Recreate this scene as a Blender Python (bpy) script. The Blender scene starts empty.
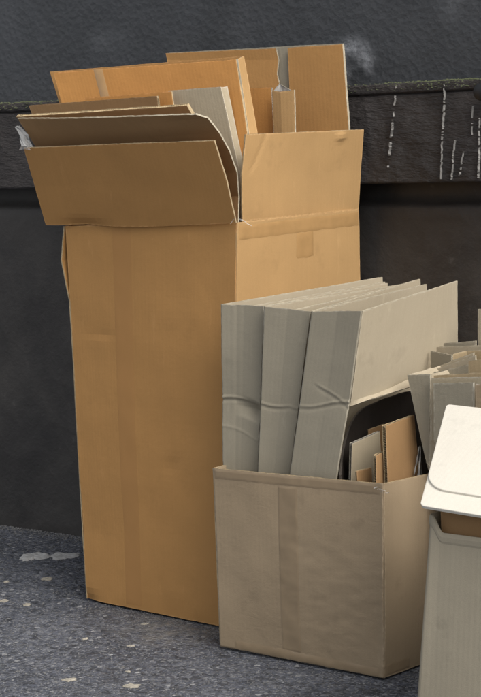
import bpy, math, random
from mathutils import Vector, Matrix, noise

random.seed(7)
scn = bpy.context.scene
COL = scn.collection

# ------------------------------------------------------------------ camera
FPX, PITCH, ROLL, EYE = 1900.0, math.radians(7.0), math.radians(-2.0), 1.5
FWD = Vector((0, math.cos(PITCH), -math.sin(PITCH)))
_R = Vector((1, 0, 0)); _U = Vector((0, math.sin(PITCH), math.cos(PITCH)))
RGT = _R * math.cos(ROLL) + _U * math.sin(ROLL)
UPV = -_R * math.sin(ROLL) + _U * math.cos(ROLL)
CAMP = Vector((0, 0, EYE))
cd = bpy.data.cameras.new('camera'); cam = bpy.data.objects.new('camera', cd); COL.objects.link(cam)
m = Matrix((RGT, UPV, -FWD)).transposed().to_4x4(); m.translation = CAMP
cam.matrix_world = m
cd.sensor_fit = 'HORIZONTAL'; cd.sensor_width = 36.0; cd.lens = 36.0 * FPX / 481.0
cd.clip_start = 0.05; cd.clip_end = 500
scn.camera = cam

# ------------------------------------------------------------------ light
SUN = Vector((0.68, -0.70, 1.0)).normalized()      # towards the sun (soft, overcast)
w = bpy.data.worlds.new('World'); scn.world = w; w.use_nodes = True
nt = w.node_tree; nt.nodes.clear()
sky = nt.nodes.new('ShaderNodeTexSky'); sky.sky_type = 'NISHITA'; sky.sun_disc = False
sky.sun_elevation = math.asin(SUN.z); sky.sun_rotation = math.atan2(SUN.x, SUN.y)
sky.air_density = 1.0; sky.dust_density = 4.0; sky.ozone_density = 1.0
bg = nt.nodes.new('ShaderNodeBackground'); bg.inputs['Strength'].default_value = 0.10
wo = nt.nodes.new('ShaderNodeOutputWorld')
hs = nt.nodes.new('ShaderNodeHueSaturation'); hs.inputs['Saturation'].default_value = 0.24    # thin cloud: a paler sky
nt.links.new(sky.outputs[0], hs.inputs['Color']); nt.links.new(hs.outputs[0], bg.inputs[0]); nt.links.new(bg.outputs[0], wo.inputs[0])
sl = bpy.data.lights.new('sun', 'SUN'); sl.energy = 1.5; sl.angle = math.radians(50); sl.color = (1.0, 0.94, 0.85)
so = bpy.data.objects.new('sun', sl); COL.objects.link(so)
so.rotation_euler = (-SUN).to_track_quat('-Z', 'Y').to_euler(); so.location = (3, -3, 6)
vs = scn.view_settings; vs.view_transform = 'Standard'; vs.look = 'None'; vs.gamma = 1.0; vs.exposure = 0.92
scn.cycles.max_bounces = 7; scn.cycles.diffuse_bounces = 4

# ------------------------------------------------------------------ projection helpers
def ray(x, y):
    return FWD + RGT * ((x - 240.5) / FPX) - UPV * ((y - 348.5) / FPX)
def G(x, y, z=0.0):
    d = ray(x, y); return CAMP + d * ((z - EYE) / d.z)
class Frame:
    """A box's own axes on the ground: a runs left along its front, d runs back, z up."""
    def __init__(s, O, left, dvec=None):
        s.O = Vector((O.x, O.y, 0)); ax = Vector((left.x - O.x, left.y - O.y, 0)); s.L = ax.length
        s.a = ax.normalized(); s.d = dvec.normalized() if dvec else Vector((s.a.y, -s.a.x, 0))
        s.na = Vector((s.d.y, -s.d.x, 0)); s.na *= 1 / s.na.dot(s.a)      # dual axes
        s.nd = Vector((-s.a.y, s.a.x, 0)); s.nd *= 1 / s.nd.dot(s.d)
    def pt(s, a, d, z): return s.O + s.a * a + s.d * d + Vector((0, 0, z))
    def ad(s, p): q = p - s.O; return q.dot(s.na), q.dot(s.nd)
    def D(s, x, y, d):
        r = ray(x, y); return CAMP + r * ((d - (CAMP - s.O).dot(s.nd)) / r.dot(s.nd))
    def A(s, x, y, a):
        r = ray(x, y); return CAMP + r * ((a - (CAMP - s.O).dot(s.na)) / r.dot(s.na))

# ------------------------------------------------------------------ materials
def new_mat(name):
    mt = bpy.data.materials.new(name); mt.use_nodes = True
    n = mt.node_tree.nodes; b = n['Principled BSDF']
    return mt, mt.node_tree, b
def N(t, typ, **kw):
    n = t.nodes.new(typ)
    for k, v in kw.items():
        if k in n.inputs: n.inputs[k].default_value = v
        else: setattr(n, k, v)
    return n
def mixc(t, fac, a, b, blend='MIX'):
    n = t.nodes.new('ShaderNodeMix'); n.data_type = 'RGBA'; n.blend_type = blend
    for sock, v in ((n.inputs[0], fac), (n.inputs[6], a), (n.inputs[7], b)):
        if isinstance(v, (int, float)): sock.default_value = v
        elif isinstance(v, tuple): sock.default_value = v if len(v) == 4 else (*v, 1)
        else: t.links.new(v, sock)
    return n.outputs[2]
def ramp(t, src, p0, p1, c0=(0, 0, 0, 1), c1=(1, 1, 1, 1)):
    r = t.nodes.new('ShaderNodeValToRGB'); r.color_ramp.elements[0].position = p0; r.color_ramp.elements[1].position = p1
    r.color_ramp.elements[0].color = c0; r.color_ramp.elements[1].color = c1
    t.links.new(src, r.inputs[0]); return r.outputs[0]
def mathn(t, op, a, b=None):
    n = t.nodes.new('ShaderNodeMath'); n.operation = op
    for i, v in enumerate((a, b)):
        if v is None: continue
        if isinstance(v, (int, float)): n.inputs[i].default_value = v
        else: t.links.new(v, n.inputs[i])
    return n.outputs[0]

def board_mat(name, col, dark=0.75, flute=0.05, stain=0.5, wear=0.6, rough=0.78, pale=None, crinkle=0.0, blot=0.0):
    mt, t, b = new_mat(name); L = t.links
    uv = N(t, 'ShaderNodeUVMap', uv_map='UVMap'); tc = N(t, 'ShaderNodeTexCoord')
    obi = N(t, 'ShaderNodeObjectInfo')
    off = N(t, 'ShaderNodeVectorMath', operation='ADD')
    cmb = N(t, 'ShaderNodeCombineXYZ'); sc = mathn(t, 'MULTIPLY', obi.outputs['Random'], 37.0)
    for i in range(3): L.new(sc, cmb.inputs[i])
    L.new(uv.outputs[0], off.inputs[0]); L.new(cmb.outputs[0], off.inputs[1])
    # broad uneven tone
    n1 = N(t, 'ShaderNodeTexNoise', Scale=3.2, Detail=3.0, Roughness=0.6); L.new(off.outputs[0], n1.inputs['Vector'])
    c = mixc(t, mathn(t, 'MULTIPLY', ramp(t, n1.outputs['Fac'], 0.36, 0.72), stain), col, tuple(x * dark for x in col))
    # faint vertical banding where the flutes press through the liner
    mp = N(t, 'ShaderNodeMapping'); mp.inputs['Scale'].default_value = (1, 0.012, 1); L.new(off.outputs[0], mp.inputs[0])
    n2 = N(t, 'ShaderNodeTexNoise', Scale=110.0, Detail=2.0, Roughness=0.7); L.new(mp.outputs[0], n2.inputs['Vector'])
    c = mixc(t, mathn(t, 'MULTIPLY', ramp(t, n2.outputs['Fac'], 0.35, 0.7), 0.10), c, tuple(min(1, x * 0.72) for x in col))
    # paper fibre speckle
    n3 = N(t, 'ShaderNodeTexNoise', Scale=420.0, Detail=1.0); L.new(off.outputs[0], n3.inputs['Vector'])
    c = mixc(t, mathn(t, 'MULTIPLY', ramp(t, n3.outputs['Fac'], 0.45, 0.75), 0.12), c, tuple(min(1, x * 1.35 + .02) for x in col))
    # scuffs
    mp2 = N(t, 'ShaderNodeMapping'); mp2.inputs['Scale'].default_value = (1, 0.22, 1); mp2.inputs['Rotation'].default_value = (0, 0, 0.5)
    L.new(off.outputs[0], mp2.inputs[0])
    n4 = N(t, 'ShaderNodeTexNoise', Scale=26.0, Detail=5.0, Roughness=0.72); L.new(mp2.outputs[0], n4.inputs['Vector'])
    c = mixc(t, mathn(t, 'MULTIPLY', ramp(t, n4.outputs['Fac'], 0.62, 0.72), 0.22), c, tuple(min(1, x * 1.3 + .03) for x in col))
    n6 = N(t, 'ShaderNodeTexNoise', Scale=9.0, Detail=4.0, Roughness=0.65); L.new(off.outputs[0], n6.inputs['Vector'])
    c = mixc(t, mathn(t, 'MULTIPLY', ramp(t, n6.outputs['Fac'], 0.60, 0.70), 0.25 + blot), c, tuple(x * 0.62 for x in col))
    # worn pale edges
    at = N(t, 'ShaderNodeAttribute', attribute_name='edge')
    n5 = N(t, 'ShaderNodeTexNoise', Scale=60.0, Detail=3.0); L.new(off.outputs[0], n5.inputs['Vector'])
    ew = mathn(t, 'MULTIPLY', mathn(t, 'MULTIPLY', at.outputs['Fac'], ramp(t, n5.outputs['Fac'], 0.38, 0.62)), wear)
    c = mixc(t, ew, c, pale or tuple(min(1, x * 1.5 + .06) for x in col))
    L.new(c, b.inputs['Base Color']); b.inputs['Roughness'].default_value = rough
    b.inputs['Specular IOR Level'].default_value = 0.25
    # relief: flute lines + fibres + soft dents
    wv = N(t, 'ShaderNodeTexWave', Scale=22.0, Distortion=0.6); wv.bands_direction = 'X'; L.new(uv.outputs[0], wv.inputs['Vector'])
    wv.inputs['Detail'].default_value = 0
    hgt = mathn(t, 'ADD', mathn(t, 'MULTIPLY', wv.outputs['Fac'], flute), mathn(t, 'MULTIPLY', n3.outputs['Fac'], 0.12))
    nb = N(t, 'ShaderNodeTexNoise', Scale=14.0, Detail=3.0, Roughness=0.6); L.new(off.outputs[0], nb.inputs['Vector'])
    hgt = mathn(t, 'ADD', hgt, mathn(t, 'MULTIPLY', nb.outputs['Fac'], 0.6))
    if crinkle:
        mp3 = N(t, 'ShaderNodeMapping'); mp3.inputs['Scale'].default_value = (0.6, 1.35, 1); L.new(off.outputs[0], mp3.inputs[0])
        nc = N(t, 'ShaderNodeTexNoise', Scale=26.0, Detail=4.0, Roughness=0.55, Distortion=1.2); L.new(mp3.outputs[0], nc.inputs['Vector'])
        msk = ramp(t, n1.outputs['Fac'], 0.42, 0.6)
        hgt = mathn(t, 'ADD', hgt, mathn(t, 'MULTIPLY', mathn(t, 'MULTIPLY', nc.outputs['Fac'], msk), crinkle))
    bp = N(t, 'ShaderNodeBump', Strength=0.55, Distance=0.004); L.new(hgt, bp.inputs['Height']); L.new(bp.outputs[0], b.inputs['Normal'])
    return mt
def edge_mat(name, col):
    mt, t, b = new_mat(name); tc = N(t, 'ShaderNodeTexCoord')
    n = N(t, 'ShaderNodeTexNoise', Scale=90.0, Detail=5.0); t.links.new(tc.outputs['Object'], n.inputs['Vector'])
    c = mixc(t, ramp(t, n.outputs['Fac'], 0.3, 0.7), tuple(x * 0.6 for x in col), col)
    t.links.new(c, b.inputs['Base Color']); b.inputs['Roughness'].default_value = 0.9
    return mt
def tape_mat(name, col, rough=0.32, alpha=1.0):
    mt, t, b = new_mat(name); tc = N(t, 'ShaderNodeTexCoord')
    n = N(t, 'ShaderNodeTexNoise', Scale=30.0, Detail=6.0); t.links.new(tc.outputs['Object'], n.inputs['Vector'])
    c = mixc(t, ramp(t, n.outputs['Fac'], 0.35, 0.7), col, tuple(x * 0.9 for x in col))
    t.links.new(c, b.inputs['Base Color']); b.inputs['Roughness'].default_value = rough
    bp = N(t, 'ShaderNodeBump', Strength=0.3, Distance=0.002); t.links.new(n.outputs['Fac'], bp.inputs['Height']); t.links.new(bp.outputs[0], b.inputs['Normal'])
    b.inputs['Alpha'].default_value = alpha
    return mt

M = {}
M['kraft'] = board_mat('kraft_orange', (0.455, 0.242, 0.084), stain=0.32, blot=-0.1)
M['kraft_lit'] = board_mat('kraft_tan_lit', (0.485, 0.30, 0.132))  # paler kraft; light on the right-hand faces is put into its colour
M['kraft_deep'] = board_mat('kraft_deep', (0.43, 0.235, 0.085))
M['kraft_seam'] = board_mat('kraft_glue_seam', (0.43, 0.225, 0.08))
M['orange'] = board_mat('kraft_bright_orange', (0.56, 0.27, 0.08))
M['pale_tan'] = board_mat('pale_tan_board', (0.41, 0.315, 0.19))
M['brown_mid'] = board_mat('kraft_mid_brown', (0.37, 0.235, 0.125))
M['brown'] = board_mat('kraft_brown', (0.31, 0.185, 0.085))
M['tan'] = board_mat('tan_board', (0.375, 0.285, 0.185), stain=0.6, crinkle=0.45, blot=0.1)
M['taupe'] = board_mat('taupe_board', (0.31, 0.277, 0.21), dark=0.82, wear=0.8, pale=(0.5, 0.46, 0.37), crinkle=0.3)
M['taupe_pale'] = board_mat('pale_lit_taupe_board', (0.41, 0.35, 0.255), dark=0.85, wear=0.7, pale=(0.55, 0.50, 0.40))  # paler taupe; lit carton walls carry their light in this colour, spines stay darker
M['greyboard'] = board_mat('grey_white_board', (0.42, 0.355, 0.25), dark=0.8, wear=0.8, pale=(0.58, 0.52, 0.42))
M['dark'] = board_mat('shade_black_board', (0.040, 0.032, 0.026), wear=0.9, pale=(0.16, 0.14, 0.12))  # near-black stands in for deep shade inside a bent carton
M['edge'] = edge_mat('raw_kraft_edge', (0.54, 0.42, 0.25))
M['edge_pale'] = edge_mat('raw_pale_edge', (0.56, 0.50, 0.38))
M['edge_grey'] = edge_mat('raw_grey_edge', (0.52, 0.49, 0.42))
M['tape_brown'] = tape_mat('brown_tape', (0.30, 0.18, 0.075), 0.3)
M['tape_tan'] = tape_mat('tan_tape', (0.322, 0.238, 0.148), 0.32)
M['tape_clear'] = tape_mat('clear_tape', (0.455, 0.275, 0.118), 0.2)
M['film'] = tape_mat('plastic_film', (0.70, 0.71, 0.71), 0.2, 0.35)
M['paper'] = edge_mat('white_paper', (0.62, 0.60, 0.56))

def plastic(name, col, rough=0.42, dirt=0.15):
    mt, t, b = new_mat(name); tc = N(t, 'ShaderNodeTexCoord')
    n = N(t, 'ShaderNodeTexNoise', Scale=5.0, Detail=8.0, Roughness=0.65); t.links.new(tc.outputs['Object'], n.inputs['Vector'])
    n2 = N(t, 'ShaderNodeTexNoise', Scale=70.0, Detail=4.0); t.links.new(tc.outputs['Object'], n2.inputs['Vector'])
    c = mixc(t, mathn(t, 'MULTIPLY', ramp(t, n.outputs['Fac'], 0.45, 0.75), dirt), col, tuple(x * 0.6 for x in col))
    c = mixc(t, mathn(t, 'MULTIPLY', ramp(t, n2.outputs['Fac'], 0.66, 0.74), dirt), c, tuple(x * 0.5 for x in col))
    t.links.new(c, b.inputs['Base Color']); b.inputs['Roughness'].default_value = rough
    bp = N(t, 'ShaderNodeBump', Strength=0.25, Distance=0.001); t.links.new(n2.outputs['Fac'], bp.inputs['Height']); t.links.new(bp.outputs[0], b.inputs['Normal'])
    return mt
M['lid'] = board_mat('off_white_card', (0.68, 0.645, 0.565), dark=0.9, stain=0.5, wear=0.2, rough=0.6)
M['bin'] = board_mat('grey_beige_card', (0.34, 0.30, 0.225), dark=0.8, stain=0.7, blot=0.1)

def stucco(name, col, alt, scale, bump, zs=1.0, dist=0.012):
    mt, t, b = new_mat(name); L = t.links; tc = N(t, 'ShaderNodeTexCoord')
    mz = N(t, 'ShaderNodeMapping'); mz.inputs['Scale'].default_value = (1, 1, zs); L.new(tc.outputs['Object'], mz.inputs[0])
    n = N(t, 'ShaderNodeTexNoise', Scale=scale, Detail=7.0, Roughness=0.66); L.new(mz.outputs[0], n.inputs['Vector'])
    n2 = N(t, 'ShaderNodeTexNoise', Scale=2.3, Detail=7.0, Roughness=0.65, Distortion=0.8); L.new(tc.outputs['Object'], n2.inputs['Vector'])
    v = N(t, 'ShaderNodeTexVoronoi', Scale=scale * 0.8); L.new(tc.outputs['Object'], v.inputs['Vector'])
    c = mixc(t, ramp(t, n2.outputs['Fac'], 0.38, 0.68), col, alt)
    n3 = N(t, 'ShaderNodeTexNoise', Scale=11.0, Detail=9.0, Roughness=0.75); L.new(tc.outputs['Object'], n3.inputs['Vector'])
    c = mixc(t, mathn(t, 'MULTIPLY', ramp(t, n3.outputs['Fac'], 0.62, 0.75), 0.5), c, tuple(min(1, x * 2.2 + .01) for x in alt))
    L.new(c, b.inputs['Base Color'])
    rr = N(t, 'ShaderNodeMapRange'); rr.inputs[3].default_value = 0.42; rr.inputs[4].default_value = 0.72
    L.new(n2.outputs['Fac'], rr.inputs[0]); L.new(rr.outputs[0], b.inputs['Roughness'])
    h = mathn(t, 'ADD', n.outputs['Fac'], mathn(t, 'MULTIPLY', v.outputs['Distance'], 0.6))
    bp = N(t, 'ShaderNodeBump', Strength=bump, Distance=dist); L.new(h, bp.inputs['Height']); L.new(bp.outputs[0], b.inputs['Normal'])
    return mt, t, c, b, tc
def upper_wall_mat():
    mt, t, c, b, tc = stucco('painted_stucco', (0.043, 0.046, 0.050), (0.064, 0.068, 0.075), 60.0, 0.34)
    L = t.links; tot = None
    for (cx, cy, cz), r, sg, amt, seed in chalk_spots:     # rubbed chalk: ring and smear marks on the paint
        d = N(t, 'ShaderNodeVectorMath', operation='DISTANCE'); L.new(tc.outputs['Object'], d.inputs[0]); d.inputs[1].default_value = (cx, cy, cz)
        g = mathn(t, 'DIVIDE', mathn(t, 'ABSOLUTE', mathn(t, 'SUBTRACT', d.outputs['Value'], r)), sg)
        g = mathn(t, 'POWER', 2.718, mathn(t, 'MULTIPLY', mathn(t, 'MULTIPLY', g, g), -1.0))
        g = mathn(t, 'MULTIPLY', g, amt)
        tot = g if tot is None else mathn(t, 'ADD', tot, g)
    n = N(t, 'ShaderNodeTexNoise', Scale=48.0, Detail=6.0, Roughness=0.75); L.new(tc.outputs['Object'], n.inputs['Vector'])
    n2 = N(t, 'ShaderNodeTexNoise', Scale=9.0, Detail=4.0); L.new(tc.outputs['Object'], n2.inputs['Vector'])
    f = mathn(t, 'MULTIPLY', mathn(t, 'MULTIPLY', tot, ramp(t, n.outputs['Fac'], 0.25, 0.66)), ramp(t, n2.outputs['Fac'], 0.30, 0.55))
    L.new(mixc(t, f, c, (0.30, 0.31, 0.33)), b.inputs['Base Color'])
    return mt
M['wall_band'] = stucco('rough_dark_stone', (0.032, 0.028, 0.027), (0.070, 0.060, 0.057), 15.0, 1.0, 3.2, 0.03)[0]
M['wall_low'] = stucco('smooth_black_paint', (0.029, 0.0265, 0.025), (0.060, 0.055, 0.050), 9.0, 0.5)[0]
M['moss'] = edge_mat('moss', (0.115, 0.13, 0.065))
M['white_paint'] = edge_mat('white_paint_drip', (0.33, 0.32, 0.305))
M['chalk'] = edge_mat('chalk_dust', (0.22, 0.23, 0.25))
M['black_metal'] = plastic('black_pipe_metal', (0.012, 0.012, 0.013), 0.5, 0.2)

def asphalt():
    mt, t, b = new_mat('asphalt'); L = t.links; tc = N(t, 'ShaderNodeTexCoord')
    nz = N(t, 'ShaderNodeTexNoise', Scale=60.0, Detail=3.0); L.new(tc.outputs['Object'], nz.inputs['Vector'])
    wp = mixc(t, 0.012, tc.outputs['Object'], nz.outputs['Color'], 'ADD')
    v = N(t, 'ShaderNodeTexVoronoi', Scale=92.0); L.new(wp, v.inputs['Vector'])
    v2 = N(t, 'ShaderNodeTexVoronoi', Scale=260.0); L.new(wp, v2.inputs['Vector'])
    n = N(t, 'ShaderNodeTexNoise', Scale=2.2, Detail=8.0, Roughness=0.62); L.new(tc.outputs['Object'], n.inputs['Vector'])
    n2 = N(t, 'ShaderNodeTexNoise', Scale=22.0, Detail=7.0, Roughness=0.7); L.new(tc.outputs['Object'], n2.inputs['Vector'])
    c = mixc(t, ramp(t, n.outputs['Fac'], 0.34, 0.68), (0.056, 0.063, 0.084), (0.108, 0.118, 0.146))
    sep = N(t, 'ShaderNodeSeparateColor'); L.new(v.outputs['Color'], sep.inputs[0])
    sep2 = N(t, 'ShaderNodeSeparateColor'); L.new(v2.outputs['Color'], sep2.inputs[0])
    c = mixc(t, mathn(t, 'MULTIPLY', ramp(t, sep.outputs[0], 0.5, 1.0), 0.45), c, (0.26, 0.27, 0.29))
    c = mixc(t, mathn(t, 'MULTIPLY', ramp(t, sep.outputs[1], 0.6, 0.85), 0.6), c, (0.020, 0.023, 0.028))
    c = mixc(t, mathn(t, 'MULTIPLY', ramp(t, sep2.outputs[0], 0.88, 0.97), 0.7), c, (0.34, 0.34, 0.34))
    c = mixc(t, mathn(t, 'MULTIPLY', ramp(t, n2.outputs['Fac'], 0.58, 0.74), 0.38), c, (0.22, 0.21, 0.195))
    v3 = N(t, 'ShaderNodeTexVoronoi', Scale=46.0); L.new(wp, v3.inputs['Vector'])
    sep3 = N(t, 'ShaderNodeSeparateColor'); L.new(v3.outputs['Color'], sep3.inputs[0])
    c = mixc(t, mathn(t, 'MULTIPLY', ramp(t, sep3.outputs[0], 0.86, 0.95), mathn(t, 'LESS_THAN', v3.outputs['Distance'], 0.36)), c, (0.30, 0.305, 0.315))
    c = mixc(t, mathn(t, 'MULTIPLY', ramp(t, sep3.outputs[1], 0.80, 0.92), 0.6), c, (0.024, 0.026, 0.032))
    ds = N(t, 'ShaderNodeVectorMath', operation='DISTANCE'); L.new(tc.outputs['Object'], ds.inputs[0]); dp = G(185, 628); ds.inputs[1].default_value = tuple(dp)
    dm = mathn(t, 'MULTIPLY', ramp(t, ds.outputs['Value'], 0.06, 0.24, (1, 1, 1, 1), (0, 0, 0, 1)), ramp(t, n2.outputs['Fac'], 0.42, 0.62))
    c = mixc(t, mathn(t, 'MULTIPLY', dm, 0.8), c, (0.25, 0.235, 0.21))     # trodden dust in front of the tall box
    L.new(c, b.inputs['Base Color'])
    rg = mixc(t, sep.outputs[2], (0.45, 0.45, 0.45), (0.8, 0.8, 0.8)); L.new(rg, b.inputs['Roughness'])
    h = mathn(t, 'SUBTRACT', mathn(t, 'MULTIPLY', sep.outputs[2], 0.9), mathn(t, 'MULTIPLY', v.outputs['Distance'], 60 * 0.02))
    h = mathn(t, 'ADD', h, mathn(t, 'MULTIPLY', n2.outputs['Fac'], 1.5))
    bp = N(t, 'ShaderNodeBump', Strength=0.8, Distance=0.006); L.new(h, bp.inputs['Height']); L.new(bp.outputs[0], b.inputs['Normal'])
    return mt
M['asphalt'] = asphalt()
M['grit'] = edge_mat('pale_grit', (0.22, 0.22, 0.22))
M['crumb'] = edge_mat('pale_scrap', (0.40, 0.37, 0.31))
M['cement'] = edge_mat('cement_lump', (0.48, 0.48, 0.47))

# ------------------------------------------------------------------ mesh helpers
def link(name, verts, faces, mats, parent=None, midx=None, uvs=None, smooth=False, edge=None):
    me = bpy.data.meshes.new(name); me.from_pydata([tuple(v) for v in verts], [], faces)
    for x in mats: me.materials.append(x)
    if midx: me.polygons.foreach_set('material_index', midx)
    if smooth: me.polygons.foreach_set('use_smooth', [True] * len(me.polygons))
    if uvs:
        ul = me.uv_layers.new(name='UVMap'); vi = [0] * len(me.loops); me.loops.foreach_get('vertex_index', vi)
        flat = []
        for i in vi: flat.extend(uvs[i])
        ul.data.foreach_set('uv', flat)
    if edge:
        a = me.attributes.new('edge', 'FLOAT', 'POINT'); a.data.foreach_set('value', edge)
    me.update()
    o = bpy.data.objects.new(name, me); COL.objects.link(o)
    if parent:
        root = parent.parent or parent      # parts keep their thing's origin
        me.transform(Matrix.Translation(-root.location)); o.parent = parent
    else:
        c = sum((v.co for v in me.vertices), Vector()) / len(me.vertices); c.z = min(v.co.z for v in me.vertices)
        if name != 'ground': me.transform(Matrix.Translation(-c)); o.location = c
    return o
def tag(o, label, cat, group=None):
    o['label'] = label; o['category'] = cat
    if group: o['group'] = group
    return o
def thing(name, label, cat, loc, group=None):
    o = bpy.data.objects.new(name, None); COL.objects.link(o); o.location = loc; o.empty_display_size = .1
    o.matrix_world = Matrix.Translation(loc)
    return tag(o, label, cat, group)

class Surf:
    """Control grid rows[v][u] (v upward, u rightward seen from the outside)."""
    def __init__(s, rows, amp=0.003, seed=0, disp=None, smooth=False, fray=0.0012):
        s.r = rows; s.amp = amp; s.seed = Vector((seed * 3.7, seed * 1.3, seed * 7.1)); s.disp = disp; s.smooth = smooth; s.fray = fray
        nu, nv = len(rows[0]), len(rows)
        def cum(get, n, mn):
            l = [0.0]
            for i in range(n - 1): l.append(l[-1] + max(1e-6, max(( get(i + 1, j) - get(i, j)).length for j in range(mn))))
            return [x / l[-1] for x in l], l[-1]
        s.ku, s.W = cum(lambda i, j: rows[j][i], nu, nv)
        s.kv, s.H = cum(lambda i, j: rows[i][j], nv, nu)
    @staticmethod
    def _loc(k, x):
        for i in range(len(k) - 2):
            if x < k[i + 1]: return i, (x - k[i]) / (k[i + 1] - k[i])
        i = len(k) - 2; return i, (x - k[i]) / (k[i + 1] - k[i])
    def _row(s, row, iu, fu):
        if not s.smooth or len(row) < 3: return row[iu].lerp(row[iu + 1], fu)
        p1, p2 = row[iu], row[iu + 1]
        p0 = row[iu - 1] if iu > 0 else p1 * 2 - p2
        p3 = row[iu + 2] if iu + 2 < len(row) else p2 * 2 - p1
        f = fu
        return 0.5 * ((2 * p1) + (p2 - p0) * f + (2 * p0 - 5 * p1 + 4 * p2 - p3) * f * f + (3 * p1 - p0 - 3 * p2 + p3) * f ** 3)
    def base(s, u, v):
        iu, fu = s._loc(s.ku, u); iv, fv = s._loc(s.kv, v)
        return s._row(s.r[iv], iu, fu).lerp(s._row(s.r[iv + 1], iu, fu), fv)
    def bn(s, u, v):
        e = 0.012; u0, u1, v0, v1 = max(0, u - e), min(1, u + e), max(0, v - e), min(1, v + e)
        n = (s.base(u1, v) - s.base(u0, v)).cross(s.base(u, v1) - s.base(u, v0))
        return n.normalized() if n.length > 1e-12 else Vector((0, -1, 0))
    def at(s, u, v):
        p = s.base(u, v); n = s.bn(u, v)
        h = s.amp * noise.noise(p * 3.1 + s.seed) + s.amp * .35 * noise.noise(p * 11 + s.seed)
        if s.disp: h += s.disp(u, v)
        q = p + n * h
        if s.fray:
            e = min(u, 1 - u) * s.W; f = min(v, 1 - v) * s.H
            if min(e, f) < 0.004:
                k = noise.noise(p * 70 + s.seed) + .6 * noise.noise(p * 23 + s.seed)
                q = q + (s.base(.5, .5) - p).normalized() * (s.fray * max(k, -.4))
        return q, n

def samples(L, knots, step, lo=0.0, hi=1.0, inset=0.005):
    n = max(2, int(math.ceil(L * (hi - lo) / step)))
    xs = {round(lo + (hi - lo) * i / n, 6) for i in range(n + 1)}
    xs |= {round(k, 6) for k in knots if lo < k < hi}
    i = inset / L
    if (hi - lo) > 4 * i: xs |= {round(lo + i, 6), round(hi - i, 6)}
    xs = sorted(xs); out = [xs[0]]
    for x in xs[1:]:
        if (x - out[-1]) * L > 0.0012 or x == xs[-1]: out.append(x)
    return out

def sheet(name, S, face, edge=None, parent=None, t=0.005, step=0.025, flute='', facerim='', uv_swap=False, rng=(0, 1, 0, 1), off=0.0, back=None):
    """A solid board: front liner, back liner, rims; on fluted edges the corrugation is modelled between the liners."""
    edge = edge or M['edge']
    u0, u1, v0, v1 = rng
    us = samples(S.W, S.ku, step, u0, u1); vv = samples(S.H, S.kv, step, v0, v1)
    V, Fc, MI, UV, E = [], [], [], [], []
    nu, nv = len(us), len(vv)
    def add(p, uv, e): V.append(p); UV.append((uv[1], uv[0]) if uv_swap else uv); E.append(e); return len(V) - 1
    fi, bi = [], []
    for j, v in enumerate(vv):
        a, b = [], []
        for i, u in enumerate(us):
            p, n = S.at(u, v); uvc = (u * S.W, v * S.H)
            e = 1.0 if i in (0, nu - 1) or j in (0, nv - 1) else 0.0
            a.append(add(p + n * (t / 2 + off), uvc, e)); b.append(add(p - n * (t / 2 - off), (uvc[0] + 5, uvc[1]), e))
        fi.append(a); bi.append(b)
    for j in range(nv - 1):
        for i in range(nu - 1):
            Fc.append((fi[j][i], fi[j][i + 1], fi[j + 1][i + 1], fi[j + 1][i])); MI.append(0)
            Fc.append((bi[j][i], bi[j + 1][i], bi[j + 1][i + 1], bi[j][i + 1])); MI.append(0 if back is None else 2)
    def strip(f, b, rm):
        for k in range(len(f) - 1):
            Fc.append((f[k], b[k], b[k + 1], f[k + 1])); MI.append(rm)
    edges = {'B': ([fi[0][i] for i in range(nu)], [bi[0][i] for i in range(nu)]),
             'T': ([fi[-1][i] for i in range(nu)][::-1], [bi[-1][i] for i in range(nu)][::-1]),
             'L': ([r[0] for r in fi][::-1], [r[0] for r in bi][::-1]),
             'R': ([r[-1] for r in fi], [r[-1] for r in bi])}
    for k, (f, b) in edges.items():
        if k not in flute: strip(f, b, 0 if k in facerim else 1)
    pitch = 0.0075
    for k in flute:
        Lg = S.W if k in 'TB' else S.H; lo, hi = (u0, u1) if k in 'TB' else (v0, v1)
        n = int(Lg * (hi - lo) / (pitch / 6)); rows = []
        for i in range(n + 1):
            x = lo + (hi - lo) * i / n
            uv = {'T': (x, v1), 'B': (x, v0), 'L': (u0, x), 'R': (u1, x)}[k]
            ui = {'T': (x, v1 - .007 / S.H), 'B': (x, v0 + .007 / S.H), 'L': (u0 + .007 / S.W, x), 'R': (u1 - .007 / S.W, x)}[k]
            p, nn = S.at(*uv); q, n2 = S.at(*ui); p = p + nn * off; q = q + nn * off
            ln = 0.0009; h = t / 2
            wv = (h - ln) * math.sin(2 * math.pi * i / 6) + 0.0004 * noise.noise(p * 40)
            dn = (q - p) * 0.12 * (0.5 + abs(noise.noise(p * 60)))
            offs = [(p, h), (p, h - ln), (q, h - ln), (p, -h), (p, -h + ln), (q, -h + ln), (p + dn, wv - .0006), (p + dn, wv + .0006), (q, wv - .0006), (q, wv + .0006)]
            rows.append([add(a + nn * b, (uv[0] * S.W, uv[1] * S.H), .5) for a, b in offs])
        for i in range(n):
            A, B = rows[i], rows[i + 1]
            for x, y in ((0, 1), (1, 2), (3, 4), (4, 5), (6, 7), (6, 8), (7, 9)):
                Fc.append((A[x], B[x], B[y], A[y])); MI.append(1)
    mats = [face, edge] + ([back] if back else [])
    o = link(name, V, Fc, mats, parent, MI, UV, False, E)
    if step < .01: o.data.polygons.foreach_set('use_smooth', [k != 1 for k in MI])
    return o

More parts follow.
